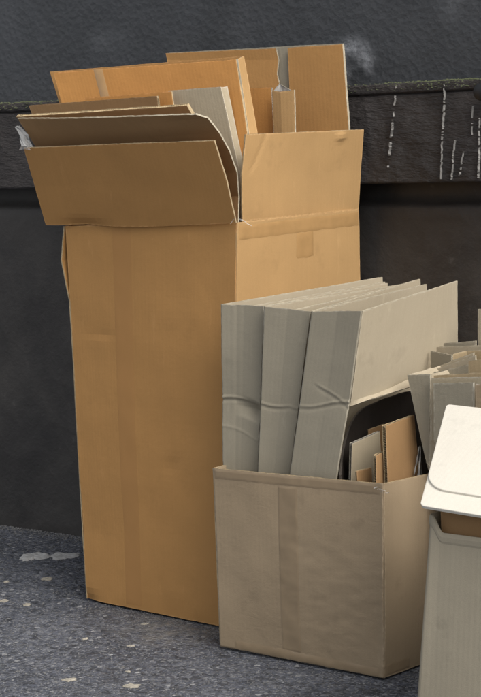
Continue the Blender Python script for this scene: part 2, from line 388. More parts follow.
def tape(name, S, rng, mat, parent, off=0.0012, t0=0.005, step=0.02, rag=0.0):
    u0, u1, v0, v1 = rng
    us = samples(S.W, S.ku, step, u0, u1); vv = samples(S.H, S.kv, step, v0, v1); V, Fc = [], []
    for j, v in enumerate(vv):
        for i, u in enumerate(us):
            vq = v + (rag * noise.noise(Vector((u * 60, v * 9, 1))) if j in (0, len(vv) - 1) else 0)
            p, n = S.at(u, min(max(vq, 0), 1))
            k = 0.0 if (i in (0, len(us) - 1) or j in (0, len(vv) - 1)) else 0.0007 * noise.noise(p * 30)
            V.append(p + n * (t0 / 2 + (0.0002 if k == 0 else off) + k))
    nu = len(us)
    for j in range(len(vv) - 1):
        for i in range(nu - 1):
            Fc.append((j * nu + i, j * nu + i + 1, (j + 1) * nu + i + 1, (j + 1) * nu + i))
    return link(name, V, Fc, [mat], parent, smooth=True)

def drop(F, top, low, zb, alim, dlim):
    """Continue a board's edge from top through low down to height zb, staying inside the box."""
    k = (top.z - zb) / max(1e-4, (top.z - low.z)); p = top.lerp(low, k); a, d = F.ad(p)
    return F.pt(min(max(a, alim[0]), alim[1]), min(max(d, dlim[0]), dlim[1]), zb)

# ------------------------------------------------------------------ ground
def build_ground():
    s = 150.0
    V = [(-s, -s, 0), (s, -s, 0), (s, s, 0), (-s, s, 0)]
    o = link('ground', V, [(0, 1, 2, 3)], [M['asphalt']]); o['kind'] = 'structure'
build_ground()

# ------------------------------------------------------------------ wall
W0, W1 = G(0, 525), G(83, 537)
wdir = Vector((W1.x - W0.x, W1.y - W0.y, 0)).normalized(); wout = Vector((wdir.y, -wdir.x, 0))
if wout.y > 0: wout = -wout
def wp(s, out, z): return W0 + wdir * s + wout * out + Vector((0, 0, z + 0.006 * s))
def wall_px(x, y, out):
    r = ray(x, y); O = W0 + wout * out; p = CAMP + r * ((O - CAMP).dot(wout) / r.dot(wout))
    q = p - W0; s = q.dot(wdir); return s, p.z - 0.006 * s
Z_BT = wall_px(0, 105, 0.06)[1]; Z_BB = wall_px(0, 189, 0.06)[1]
wall = thing('building_wall', 'dark painted building wall with rough projecting stone band behind the boxes', 'wall', wp(1.2, 0, 0))
def profile(name, prof, mat, s0, s1, step, amp, fr, parent, edge_amp=0.0):
    P = [prof[0]]
    for a, b in zip(prof, prof[1:]):
        n = max(1, int(math.hypot(b[0] - a[0], b[1] - a[1]) / step))
        P += [(a[0] + (b[0] - a[0]) * i / n, a[1] + (b[1] - a[1]) * i / n) for i in range(1, n + 1)]
    n = int((s1 - s0) / step); V, Fc = [], []
    for i in range(n + 1):
        s = s0 + (s1 - s0) * i / n
        for o, z in P:
            q = Vector((s, z, o)); h = amp * (noise.noise(q * fr) + .5 * noise.noise(q * fr * 2.3) + .35 * noise.noise(q * fr * 5.1))
            V.append(wp(s, o + h, z + edge_amp * noise.noise(Vector((s * 4, 3, o * 2))) + edge_amp * .5 * noise.noise(Vector((s * 15, 8, 0)))))
    k = len(P)
    for i in range(n):
        for j in range(k - 1): Fc.append((i * k + j, i * k + j + 1, (i + 1) * k + j + 1, (i + 1) * k + j))
    return link(name, V, Fc, [mat], parent, smooth=True)
def _wpt(x, y):
    s_, z_ = wall_px(x, y, 0); return tuple(wp(s_, 0, z_) - Vector(wall.location))
chalk_spots = [(_wpt(352, 64), .055, .026, 1.0, 1), (_wpt(350, 62), .03, .03, .5, 2), (_wpt(118, 37), .0, .05, .16, 3), (_wpt(98, 40), .0, .04, .16, 4), (_wpt(455, 5), .0, .05, .3, 5)]
M['wall_up'] = upper_wall_mat()
profile('stucco_face', [(0.0, Z_BT - .02), (0.0, 4.5)], M['wall_up'], -4, 7, 0.028, 0.002, 4, wall)
zb_, zt_ = Z_BB, Z_BT
profile('stone_band', [(-.05, zb_), (.060, zb_), (.063, zb_ + .001), (.066, zb_ + .005), (.066, zb_ + .008), (.066, zt_ - .036), (.065, zt_ - .033), (.058, zt_ - .031), (.057, zt_ - .027), (.069, zt_ - .025), (.071, zt_ - .022), (.071, zt_ - .004), (.069, zt_ + .001), (.064, zt_ + .003), (-.05, zt_ + .004)], M['wall_band'], -4, 7, 0.016, 0.003, 7, wall, 0.003)
profile('painted_face', [(0.0, -.05), (.0, Z_BB - .08), (-.012, Z_BB - .066), (-.045, Z_BB - .06), (-.045, Z_BB + .03)], M['wall_low'], -4, 7, 0.03, 0.002, 4, wall)
# moss creeping along the edge of the band
def moss():
    V, Fc = [], []
    rnd = random.Random(3)
    for i in range(6000):
        s = rnd.uniform(-.6, 3.2)
        dens = noise.noise(Vector((s * 2.2, 5, 0))) + (.35 if s > 1.9 else 0) + (.3 if s < .3 else 0)
        if rnd.random() > .35 + dens: continue
        o = rnd.uniform(.045, .075); z = Z_BT + (rnd.uniform(-.02, .004) if o > .068 else rnd.uniform(.001, .006))
        z += .004 * noise.noise(Vector((s * 4, 3, o * 2))) + .002 * noise.noise(Vector((s * 15, 8, 0))); r = rnd.uniform(.001, .0036); b = len(V); c = wp(s, o, z)
        for dx, dy, dz in ((1, 0, 0), (-.5, .8, 0), (-.5, -.8, 0), (0, 0, .9)):
            V.append(c + wdir * dx * r * 1.6 + wout * dy * r + Vector((0, 0, dz * r)))
        Fc += [(b, b + 1, b + 3), (b + 1, b + 2, b + 3), (b + 2, b, b + 3)]
    o = link('moss', V, Fc, [M['moss']], wall); o['kind'] = 'stuff'
moss()
# white paint drips, each a broken line of small blobs
def drip(pts, wid, gap, seed):
    rnd = random.Random(seed); V, Fc = [], []
    (x0, y0), (x1, y1) = pts; L = math.hypot(x1 - x0, y1 - y0); t = 0.0
    while t < 1:
        ln = rnd.choice((1.2, 2, 3, 5, 9, 14)) * rnd.uniform(.7, 1.2) / L * (1 - gap * .45); w_ = wid * rnd.uniform(.45, 1.25)
        t1 = min(1, t + ln); b = len(V)
        for i, f in enumerate((0, .3, .7, 1)):
            q = t + (t1 - t) * f; s, z = wall_px(x0 + (x1 - x0) * q + rnd.uniform(-.5, .5) + .25 * math.sin(q * 9 + seed), y0 + (y1 - y0) * q, .075)
            hw = w_ * (.35 if i in (0, 3) else 1) * .5
            for sg, dp in ((-1, .062), (-.5, .0765), (.5, .0765), (1, .062)): V.append(wp(s + sg * hw, dp, z))
        for i in range(3):
            for j in range(3): Fc.append((b + i * 4 + j, b + i * 4 + j + 1, b + i * 4 + j + 5, b + i * 4 + j + 4))
        t = t1 + rnd.choice((.05, .1, .3, .6, 1.6)) * gap * 4.5 / L
    link('paint_drip', V, Fc, [M['white_paint']], wall)
for i, (a, b, wd, gp) in enumerate([((396, 86), (387, 172), .0016, .9), ((444, 84), (440, 180), .0019, .6), ((472, 106), (471, 140), .002, .7),
        ((454, 140), (451, 180), .0022, .2), ((463, 152), (458, 180), .002, .9), ((479, 118), (478, 178), .002, .9), ((444, 88), (442, 130), .0022, .9), ((392, 120), (389, 150), .0016, .6)]):
    drip((a, b), wd, gp, i + 11)
# dark pipe stub at the right end of the band
def pipe():
    s, z = wall_px(482, 92, .12); V, Fc = [], []; n = 24
    prof = [(.0, .0), (.024, .0), (.026, .004), (.026, .012), (.021, .016), (.019, .03), (.019, .10)]
    for r, d in prof:
        for i in range(n):
            f = 2 * math.pi * i / n; V.append(wp(s + r * math.cos(f), .13 - d, z + r * math.sin(f)))
    for j in range(len(prof) - 1):
        for i in range(n): Fc.append((j * n + i, j * n + (i + 1) % n, (j + 1) * n + (i + 1) % n, (j + 1) * n + i))
    o = link('pipe_stub', V, Fc, [M['black_metal']], None, smooth=True)
    tag(o, 'black round pipe stub on the stone band at the right edge', 'pipe')
pipe()

# ------------------------------------------------------------------ tall box
def floor_rows(F, D_, i=.02, z=.004): return [[F.pt(F.L - i, i, z), F.pt(i, i, z)], [F.pt(F.L - i, D_ - i, z), F.pt(i, D_ - i, z)]]
T = Frame(G(232, 630), G(88, 601))
TD = 0.64
tall = thing('tall_cardboard_box', 'tall orange-brown cardboard box standing open, its flaps folded up', 'cardboard box', T.pt(T.L / 2, TD / 2, 0))
bl, bc = T.pt(T.L, 0, .008), T.pt(0, 0, .006)
br, bk = T.pt(0, TD, .006), T.pt(T.L, TD, .006)
tl = T.D(66, 226, -.004); tcn = T.D(236.5, 222.5, .002)
trt = T.A(358, 209, -.012)
la, ld = T.ad(tl)
tbk = T.pt(la - .01, TD + .012, tl.z)
def bulge(k): return lambda u, v: k * math.sin(math.pi * u) * math.sin(math.pi * min(1, v * 1.02)) ** .8
mid = lambda p, q, f: p.lerp(q, f)
def front_dents(u, v):
    h = .006 * math.sin(math.pi * u) * math.sin(math.pi * v) ** .8
    h -= .012 * math.exp(-((u - .0) / .05) ** 2 - ((v - .0) / .018) ** 2)                    # crushed corner
    h -= .0035 * math.exp(-((u - .62) / .05) ** 2 - ((v - .33 - .1 * u) / .02) ** 2) + .003 * math.exp(-((u - .2) / .09) ** 2 - ((v - .72) / .012) ** 2)
    h += .0016 * noise.noise(Vector((u * 9, v * 26, 4))) * max(0, 1 - v * 9)                 # uneven foot
    return h
Sf = Surf([[bl, bc], [tl, tcn]], .005, 1, front_dents)
Sr = Surf([[bc, br], [tcn, trt]], .004, 2, bulge(.006))
tlo = tl + T.a * .006
Sl = Surf([[bk, bl + T.a * .004], [mid(bk, tbk, .78), mid(bl, tl, .80) + T.a * .004], [mid(bk, tbk, .90), mid(bl, tl, .91) + T.a * .024 - T.d * .006], [tbk, tl + T.a * .010]], .003, 3, None)
Sb = Surf([[br, bk], [trt, tbk]], .003, 4, bulge(.004))
pf = sheet('side_panel', Sf, M['kraft'], parent=tall, facerim='LRTB', step=.02)
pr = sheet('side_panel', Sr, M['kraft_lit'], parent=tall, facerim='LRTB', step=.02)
sheet('side_panel', Sl, M['kraft'], parent=tall, facerim='T', step=.03)
sheet('side_panel', Sb, M['kraft'], parent=tall, facerim='LRT', step=.04)
sheet('bottom_panel', Surf(floor_rows(T, TD), 0), M['kraft'], parent=tall, step=.1)
# flaps
Sff = Surf([[T.D(46, 225, -.020), T.D(140, 226.5, -.014), T.D(236, 223, -.010)], [T.D(35, 186, -.065), T.D(135, 184, -.065), T.D(227, 182, -.060)], [T.D(24.5, 147.5, -.115), T.D(120, 144, -.115), T.D(214.5, 140.5, -.108)]], .003, 5,
           lambda u, v: -.012 * math.exp(-((u - .22) / .10) ** 2 - (v / .08) ** 2))
sheet('flap', Sff, M['kraft'], parent=tall, flute='T', step=.015)
Srf = Surf([[T.A(242, 221.5, -.010), T.A(358.5, 209, -.016)], [T.A(241.5, 176, -.026), T.A(360, 170, -.032)], [T.A(245, 134.5, -.04), T.A(362.5, 129.5, -.055)]], .004, 6,
           lambda u, v: .008 * math.exp(-((u - .8) / .04) ** 2 - ((v - .93) / .05) ** 2) - .0022 * math.exp(-((u - .06 - .22 * max(0, v - .5)) / .02) ** 2) * max(0, min(1, (v - .5) * 8)))
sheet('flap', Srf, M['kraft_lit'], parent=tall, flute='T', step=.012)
# back flap, folded down inside
Sbf = Surf([[trt - T.d * .008 + T.a * .02 + Vector((0, 0, -.24)), tbk - T.d * .008 - T.a * .02 + Vector((0, 0, -.24))], [trt - T.d * .006 + T.a * .02, tbk - T.d * .006 - T.a * .02]], .002, 7)
sheet('flap', Sbf, M['kraft'], parent=tall, step=.05)
# tapes
tape('tape', Sr, (.01, .99, .958, .992), M['tape_clear'], pr, rag=.003)
tape('tape', Sr, (.46, .60, .895, .957), M['tape_clear'], pr, rag=.006)
tape('glue_seam', Sf, (.29, .40, .01, .99), M['kraft_seam'], pf, off=.0005)
# torn clear tape over the crease at the corner
def shred(name, P, wid, mat, parent, seed, label=None):
    rnd = random.Random(seed); V, Fc = [], []
    for i, p in enumerate(P):
        n = Vector((rnd.uniform(-1, 1), rnd.uniform(-1, 0), rnd.uniform(-1, 1))).normalized()
        tn = (P[min(i + 1, len(P) - 1)] - P[max(i - 1, 0)]).normalized(); sd = tn.cross(n).normalized() * wid * rnd.uniform(.5, 1.1)
        V += [p - sd, p + n * wid * .3, p + sd]
    for i in range(len(P) - 1):
        for j in range(2): Fc.append((i * 3 + j, i * 3 + j + 1, i * 3 + j + 4, i * 3 + j + 3))
    return link(name, V, Fc, [mat], parent, smooth=True)
for k in range(2):
    p0 = T.D(238 + k, 219 + k * 2, -.02); pts = [p0 + Vector((.012 * i * (1 if k % 2 else -.6), -.004, .006 * math.sin(i * 1.3 + k) - .003 * i)) for i in range(4)]
    shred('torn_tape', pts, .002, M['film'], tall, 40 + k)

# ------------------------------------------------------------------ boards in the tall box
AL, DL = (.012, T.L - .012), (.02, TD - .02)
def tall_board(name, label, cat, TLp, TRp, BRp, BLp, face, edge=None, t=.005, flute='T', seed=1, amp=.003, group=None, alim=AL, step=.02, parent=None, zb=.02, **kw):
    a, b, c, d = (T.D(*TLp), T.D(*TRp), T.D(*BRp), T.D(*BLp))
    rows = [[drop(T, a, d, zb, alim, DL), drop(T, b, c, zb, alim, DL)], [drop(T, a, d, 1.17, alim, DL), drop(T, b, c, 1.17, alim, DL)], [d, c], [a, b]]
    S = Surf(rows, amp, seed)
    o = sheet(name, S, face, edge, parent, t, step, flute, **kw)
    if label: tag(o, label, cat, group)
    return o, S
GRP = 'flat cardboard stuffed into the tall box'
# folded carton leaning over the front flap: two walls joined at the left corner, torn at the right
fc = thing('folded_carton', 'dark brown folded carton leaning forward over the front flap of the tall box', 'cardboard', T.pt(.3, .05, .02), GRP)
front_rows = []
rt = [(239, 196, .034), (237, 172, .004), (229, 150, -.034), (219, 132, -.070), (208, 118, -.105), (196, 114, -.120)]
lt = [(72, 203, .02), (54, 176, -.015), (42, 156, -.05), (35, 145, -.075), (27, 132, -.102), (18, 118.5, -.130)]
for (xl, yl, dl), (xr, yr, dr) in zip(lt, rt):
    mids = [T.D(xl + (xr - xl) * f, yl + (yr - yl) * f + sg, dl + (dr - dl) * f) for f, sg in ((0, 0), (.3, .8), (.6, .8), (.88, 0), (1, 0))]
    front_rows.append(mids)
bot = [T.pt(T.L - .015 - (T.L - .03) * f, .02, .05) for f in (0, .3, .6, .88, 1)]
S = Surf([bot] + front_rows, .002, 21)
sheet('carton_wall', S, M['brown'], M['edge_pale'], fc, .005, .014, 'T')
a, b = T.D(17, 116, -.105), T.D(188, 104.5, -.045); a2, b2 = T.D(62, 176, .02), T.D(226, 170, .05)
S = Surf([[drop(T, a, a2, .05, AL, (.035, .2)), drop(T, b, b2, .05, AL, (.05, .2))], [a2, b2], [a, b]], .003, 22)
sheet('carton_wall', S, M['brown'], M['edge'], fc, .012, .02, 'T')
tall_board('cardboard_strip', 'thin brown cardboard strip just behind the leaning carton, ending short in a dark edge', 'cardboard', (30, 105.5, .085), (158, 96, .085), (164, 150, .09), (52, 165, .09), M['brown'], M['edge'], .008, 'TR', 23, group=GRP)
tall_board('cardboard_strip', 'bright orange cardboard strip low in front of the big folded carton', 'cardboard', (85, 98, .125), (172, 91.5, .125), (180, 150, .108), (96, 160, .108), M['orange'], M['edge'], .004, '', 24, group=GRP)
gb = thing('folded_board', 'grey-white folded board with doubled right edge in the tall box', 'cardboard', T.pt(.12, .16, .02), GRP)
tall_board('board_panel', None, None, (169, 91, .165), (221, 87, .165), (241, 178, .125), (176, 170, .125), M['greyboard'], M['edge_pale'], .004, 'T', 25, parent=gb)
tall_board('board_panel', None, None, (221, 87.5, .172), (227.5, 86.5, .186), (246, 176, .146), (239, 178, .132), M['greyboard'], M['edge_pale'], .004, 'T', 26, parent=gb)
bigc = thing('folded_carton', 'big orange-brown folded carton tilted left with tape across its top edge', 'cardboard', T.pt(.3, .22, .02), GRP)
_, Sbig = tall_board('carton_wall', None, None, (54, 73, .230), (237, 59.5, .230), (248, 133, .175), (74, 145, .172), M['orange'], M['edge'], .006, 'T', 27, parent=bigc)
a, b, c, d = T.D(237.5, 59, .228), T.D(243.5, 56.5, .270), T.D(257, 133, .222), T.D(248.5, 133, .178)
S = Surf([[drop(T, a, d, .02, AL, DL), drop(T, b, c, .02, AL, DL)], [d, c], [a, b]], .001, 28)
sheet('carton_wall', S, M['kraft_lit'], M['edge_pale'], bigc, .004, .02, 'T')
tall_board('carton_wall', None, None, (50.5, 72, .272), (243, 56.5, .275), (257, 133, .228), (72, 145, .225), M['kraft'], M['edge_pale'], .006, 'T', 29, parent=bigc)
tape('tape', Sbig, (.235, .285, .90, 1.0), M['tape_clear'], bigc, t0=.006)
tall_board('cardboard_piece', 'narrow orange cardboard panel with torn right edge between the big carton and the back panel', 'cardboard', (246, 89, .44), (272, 87.5, .44), (275, 150, .405), (250, 152, .405), M['orange'], M['edge_grey'], .006, 'TR', 30, group=GRP)
ow = thing('folded_cardboard', 'narrow tan folded panel with white torn peak at its top', 'cardboard', T.pt(.06, .38, .02), GRP)
a, m1, b = T.D(272.5, 90.5, .41), T.D(281, 92, .405), T.D(294.5, 90, .408)
a2, m2, b2 = T.D(275, 150, .365), T.D(283, 151, .36), T.D(296, 150, .362)
S = Surf([[drop(T, a, a2, .02, AL, DL), drop(T, m1, m2, .02, AL, DL), drop(T, b, b2, .02, AL, DL)], [a2, m2, b2], [a, m1, b]], .002, 31)
sheet('panel', S, M['kraft_lit'], M['edge_pale'], ow, .005, .012, 'T')
S = Surf([[T.D(273, 92, .412), T.D(283, 92, .42), T.D(294, 91.5, .41)], [T.D(277, 86.5, .414), T.D(281, 85.5, .422), T.D(287, 88, .415)], [T.D(279, 84, .415), T.D(280, 83.6, .423), T.D(282, 85, .416)]], .001, 32)
sheet('torn_liner', S, M['paper'], M['edge_pale'], ow, .001, .008)
ep = thing('folded_carton', 'tall tan folded carton standing at the very back, rising highest against the wall', 'cardboard', T.pt(.2, .59, .02), GRP)
tall_board('carton_wall', None, None, (167, 53, .625), (343.5, 43.5, .625), (350, 130, .585), (185, 150, .57), M['taupe'], M['edge_pale'], .005, 'T', 33, parent=ep)
a, m1, b = T.D(166, 54, .592), T.D(277, 48.5, .592), None
Sx = [[T.D(176, 150, .552), T.D(281, 150, .556)], [T.D(170, 90, .586), T.D(281, 92, .588)], [T.D(168, 70, .599), T.D(277, 74, .599)], [T.D(167.5, 60, .607), T.D(278.5, 60, .607)], [T.D(166, 53.5, .609), T.D(276, 48.5, .610)]]
Sx = [[drop(T, Sx[-1][0], Sx[0][0], zz, AL, DL), drop(T, Sx[-1][1], Sx[0][1], zz, AL, DL)] for zz in (.02, 1.17)] + Sx
sheet('carton_wall', Surf(Sx, .003, 34), M['kraft'], M['edge_pale'], ep, .005, .02, 'TR')
tall_board('carton_wall', None, None, (288, 48, .610), (343, 44.5, .610), (349, 130, .570), (292, 138, .564), M['kraft'], M['edge_pale'], .005, 'T', 35, parent=ep)
# scrap of clear film caught at the flap's corner
def film_scrap():
    P = [T.D(x, y, d) for x, y, d in ((17, 126, -.125), (21, 130, -.122), (24, 135, -.122), (25, 140, -.122), (27, 146, -.124), (25, 150, -.126))]
    V, Fc = [], []; rnd = random.Random(9)
    for i, p in enumerate(P):
        for j in range(5):
            V.append(p + Vector(((j - 2) * (.0035 + .0012 * i) + rnd.uniform(-.002, .002), rnd.uniform(-.006, .004), rnd.uniform(-.003, .003))))
    for i in range(len(P) - 1):
        for j in range(4): Fc.append((i * 5 + j, i * 5 + j + 1, i * 5 + j + 6, i * 5 + j + 5))
    o = link('film_scrap', V, Fc, [M['film']], None, smooth=False)
    tag(o, 'crumpled clear plastic film scrap at the upper left corner of the front flap', 'plastic film')
film_scrap()

# ------------------------------------------------------------------ small box
s0, s1 = G(221, 648.5), G(384, 680)
_t = Vector((s0.x - s1.x, s0.y - s1.y, 0)).normalized(); _p = Vector((_t.y, -_t.x, 0))
dv = (Matrix.Rotation(math.radians(-3.0), 3, 'Z') @ _p)
B = Frame(s1, s0, dv); BD = 0.66
small = thing('cardboard_box', 'smaller tan cardboard box in front, packed with standing grey cartons', 'cardboard box', B.pt(B.L / 2, BD / 2, 0))
bl, bc, br, bk = B.pt(B.L, 0, .008), B.pt(0, 0, .006), B.pt(0, BD, .006), B.pt(B.L, BD, .006)
tl, tcn = B.D(213, 468, -.002), B.D(383.5, 483.5, 0)
ra = B.A(426, 477.5, -.012); a_, d_ = B.ad(ra)
f = (BD + .01) / d_; trt = B.pt(-.012 * min(f, 1.6), BD, tcn.z + (ra.z - tcn.z) * min(f, 1.3)); tbk = B.pt(B.L + .0, BD, tcn.z)
def wrinkle(u, v):
    msk = max(0, min(1, (u - .30) / .25)) * max(0, min(1, (.78 - v) / .22)) + .25 * max(0, 1 - abs(u - .47) / .1)
    q = Vector((u * 4.2 + v * 1.5, v * 9 - u * 1.5, 2)); h = .0013 * (noise.noise(q * 1.9 + Vector((noise.noise(q) * .8, 0, 0))) + .6 * noise.noise(q * 4.1))
    return msk * h + .004 * math.sin(math.pi * u) * math.sin(math.pi * v) - .004 * math.exp(-((u - .97) / .03) ** 2 - ((v - .2) / .12) ** 2)
crn = [B.D(384, y, dd) for y, dd in ((628, .004), (560, .0))]
Sf2 = Surf([[bl, bc], [mid(bl, tl, .3), crn[0]], [mid(bl, tl, .62), crn[1]], [tl, tcn]], .004, 41, wrinkle)
Sr2 = Surf([[bc, br], [crn[0], mid(br, trt, .3)], [crn[1], mid(br, trt, .62)], [tcn, trt]], .004, 42, bulge(.006))
pf = sheet('side_panel', Sf2, M['tan'], M['edge'], small, .006, .007, 'T', facerim='LRB')
pr = sheet('side_panel', Sr2, M['tan'], M['edge'], small, .006, .014, 'T', facerim='LRB')
sheet('side_panel', Surf([[bk, bl], [tbk, tl]], .003, 43), M['tan'], M['edge'], small, .006, .03, 'T')
sheet('side_panel', Surf([[br, bk], [trt, tbk]], .003, 44), M['tan'], M['edge'], small, .006, .03, 'T')
sheet('bottom_panel', Surf(floor_rows(B, BD), 0), M['tan'], parent=small, step=.1)
tape('tape', Sf2,(.40, .515, .05, .94), M['tape_tan'], pf, t0=.006, step=.007)
tape('tape', Sf2,(.01, .985, .945, .995), M['tape_tan'], pf, t0=.006, step=.007, rag=.004)
tape('tape', Sf2,(.10, .975, .006, .05), M['tape_tan'], pf, t0=.006, step=.007, rag=.006)
tape('tape', Sr2, (.01, .16, .01, .07), M['tape_tan'], pr, t0=.006, step=.007, rag=.006)
for k in range(3):
    p0 = B.D(374 + 3 * k, 488 + 2 * k, -.012); shred('torn_tape', [p0 + Vector((.006 * i, -.002, .003 * math.sin(i + k))) for i in range(5)], .002, M['film'], small, 60 + k)

# standing grey cartons: spine to the front, two long walls running back, the top open
BA, BDl = (.012, B.L - .012), (.012, BD - .02)
def carton(label, TLp, TRp, crs, BLp, BRp, back_l, back_r, seed, faceR='taupe_pale', d0=.03, lean=.012):
    t_ = thing('standing_carton', label, 'carton', B.pt(.3, .3, .02), 'grey cartons standing in the smaller box')
    dr = .022 if crs[2] < 2 else 0.0      # each spine tucks behind the next one
    tlp, trp = B.D(*TLp, d0), B.D(*TRp, d0 + dr)
    blp, brp = B.D(*BLp, d0 + lean), B.D(*BRp, d0 + lean + dr)
    cy, push, kind = crs
    bl_, br_ = drop(B, tlp, blp, .02, BA, (.02, .1)), drop(B, trp, brp, .02, BA, (.02, .1))
    m_ = lambda p, q, k: (p.lerp(q, .5) + B.d * k)
    rows = [[bl_, m_(bl_, br_, 0), br_], [blp, m_(blp, brp, .002), brp], [tlp, m_(tlp, trp, .005), trp]]
    Hh = (tlp - bl_).length; hv = 1 - (tlp - blp).length / Hh
    vc0 = 1 - (cy - TLp[1]) / (BLp[1] - TLp[1]) * (1 - hv)
    def dsp(u, v):
        h = 0.0
        k0 = [.010 * math.sin(3.1 * u + .4) - .012 * u, -.006 * abs(math.sin(4.2 * u)) + .004, .008 * (u - .5) - .004 * math.sin(6 * u)][kind]
        y = (v - vc0 - k0) * Hh
        env = [.6 + .4 * math.cos(2.5 * u), .35 + .65 * abs(math.sin(3 * u + .6)), .5 + .5 * u][kind]
        tri = lambda x, w_: max(0.0, 1 - abs(x) / w_)
        h += push * env * (1.3 * tri(y, .0045) - 1.0 * tri(y + .008, .008) - 1.1 * tri(y - .006, .10) - .5 * tri(y + .01, .14))
        if kind == 0:      # pocket pushed in below the crease, second faint fold lower down
            h += -.026 * tri(u - .86, .55) * tri(y + .022, .030) + .0014 * tri(y + .082 + .02 * u, .005) - .003 * tri(u - .36, .05) * .4
        if kind == 2:      # slanting crease running down to the right end
            q = y - .060 + (u - .30) * .105
            if u > .22: h += min(1, (u - .22) * 6) * (.0020 * tri(q, .004) - .0018 * tri(q + .007, .008))
        return h
    S = Surf(rows, .003, seed, dsp)
    l = r = None
    sheet('spine', S, M['taupe'], M['edge_pale'], t_, .004, .0035, 'T', facerim='LR')
    out = []
    for (tp, lp, bp, bk_, nm) in ((tlp, blp, bl_, back_l, 0), (trp, brp, br_, back_r, 1)):
        tp, lp, bp = tp + B.d * .004, lp + B.d * .012, bp + B.d * .012
        far = B.A(bk_[0], bk_[1], bk_[2]); a1, d1 = B.ad(far)
        fb = B.pt(min(max(a1, BA[0]), BA[1]), min(d1, BD - .03), .02)
        fm = B.pt(a1, d1, max(tcn.z + .02, far.z - .30))
        lpn = lp
        if nm == 0: rows = [[fb, bp], [fm, lpn], [far, tp]]
        else: rows = [[bp, fb], [lpn, fm], [tp, far]]
        out.append((rows, nm))
    return t_, out, (tlp, trp, blp, brp, l, r)
def walls(t_, out, seed, thick=.006, skip=()):
    if not skip: inner_sheet(t_, out, seed)
    for rows, nm in out:
        if nm in skip: continue
        sheet('carton_wall', Surf(rows, .004, seed + nm), M['taupe_pale'], M['edge_pale'], t_, thick, .03, 'T', facerim='LR')
def inner_sheet(t_, out, seed):
    (ra_, _), (rb_, _) = out     # one loose inner sheet between the walls
    inner = [[p.lerp(q, k) for p, q, k in zip(r1, r2[::-1], (.55, .5))] for r1, r2 in zip(ra_, rb_)]
    inner[-1] = [inner[-1][0] + Vector((0, 0, -.004)), inner[-1][1] + B.d * .02 + Vector((0, 0, -.006))]
    sheet('inner_sheet', Surf(inner, .004, seed + 7), M['taupe_pale'], M['edge_pale'], t_, .005, .03, 'T')
t1_, o1, _ = carton('leftmost grey carton standing in the smaller box, buckled across its spine', (221, 304.5), (264, 306), (398, .0034, 0), (223, 466), (258, 469), (382, 277, .42), (387, 283, .36), 51, lean=.016)
walls(t1_, o1, 52)
t2_, o2, _ = carton('middle grey carton of the three standing in the smaller box', (264.5, 306.5), (311, 311.5), (403, .0022, 1), (258.5, 470), (290, 473), (407, 283, .33), (420, 279, .28), 55)
walls(t2_, o2, 56)
# the right-hand carton: its big pale wall faces the light and is folded along the bottom
t3_, o3, K = carton('rightmost grey carton of the three, its large pale side catching the light', (312, 311.5), (362, 311), (402, .0028, 2), (290.5, 473), (338, 472), (426, 284, .26), (457, 281, .06), 59, d0=.038, lean=-.012)
walls(t3_, o3, 60, skip=(1,))
tr3 = K[1]
Aw = [(457, 281, .03), (457, 345, .05)]
pTL, pTR = tr3, B.A(457, 281, .05)
fold = [B.D(350, 401, .050), B.A(380, 392, .115), B.A(410, 378, .10), B.A(457, 352, .07)]
topr = [pTL, pTL.lerp(pTR, .33), pTL.lerp(pTR, .62), pTR]
lowr = [B.D(349, 406, .05), B.A(380, 397, .10), B.A(412, 387, .085), B.A(457, 366, .05)]
S = Surf([lowr, fold, topr], .003, 62)
sheet('carton_wall', S, M['taupe_pale'], M['edge_pale'], t3_, .004, .02, 'T', facerim='LB')

# curved carton panel, its deep shade painted on as near-black; small pieces in front
def shade_board():
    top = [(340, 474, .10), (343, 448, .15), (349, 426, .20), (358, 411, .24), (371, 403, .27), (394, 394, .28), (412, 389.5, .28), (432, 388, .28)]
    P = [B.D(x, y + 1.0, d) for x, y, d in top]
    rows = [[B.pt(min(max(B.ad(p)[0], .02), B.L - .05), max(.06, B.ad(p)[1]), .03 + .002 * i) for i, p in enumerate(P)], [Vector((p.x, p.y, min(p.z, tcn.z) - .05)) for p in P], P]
    o = sheet('shade_painted_board', Surf(rows, .002, 65, smooth=True), M['dark'], M['dark'], None, .006, .02)
    tag(o, 'curved board with rounded top inside the smaller box, painted black for deep shade', 'board')
shade_board()
def small_board(name, label, cat, q, face, edge, t, flute, seed, group='scraps tucked in the smaller box'):
    a, b, c, d = [B.D(*x) for x in q]
    S = Surf([[drop(B, a, d, .02, BA, BDl), drop(B, b, c, .02, BA, BDl)], [d, c], [a, b]], .002, seed)
    o = sheet(name, S, face, edge, None, t, .015, flute); tag(o, label, cat, group); return o
SB = small_board
SB('cardboard_scrap', 'worn grey-white cardboard scrap against the shade-painted board in the smaller box', 'cardboard', ((351, 443.5, .12), (379, 431, .22), (381, 476, .22), (350, 480, .12)), M['greyboard'], M['edge_grey'], .010, 'TL', 66)
SB('cardboard_scrap', 'narrow brown scrap standing behind the worn grey-white one', 'cardboard', ((368, 430, .235), (384, 424, .27), (386, 476, .27), (369, 480, .235)), M['brown'], M['edge'], .007, 'TL', 74)
SB('cardboard_scrap', 'small dark kraft scrap low beside the worn grey-white one', 'cardboard', ((356, 471, .085), (371, 467, .13), (372, 490, .13), (357, 490, .085)), M['brown'], M['edge'], .007, 'TL', 67)
SB('cardboard_scrap', 'short tan corrugated scrap left of the taller brown board', 'cardboard', ((374.5, 455, .085), (384, 451, .115), (385, 486, .115), (375, 486, .085)), M['brown'], M['edge'], .012, 'TL', 68)
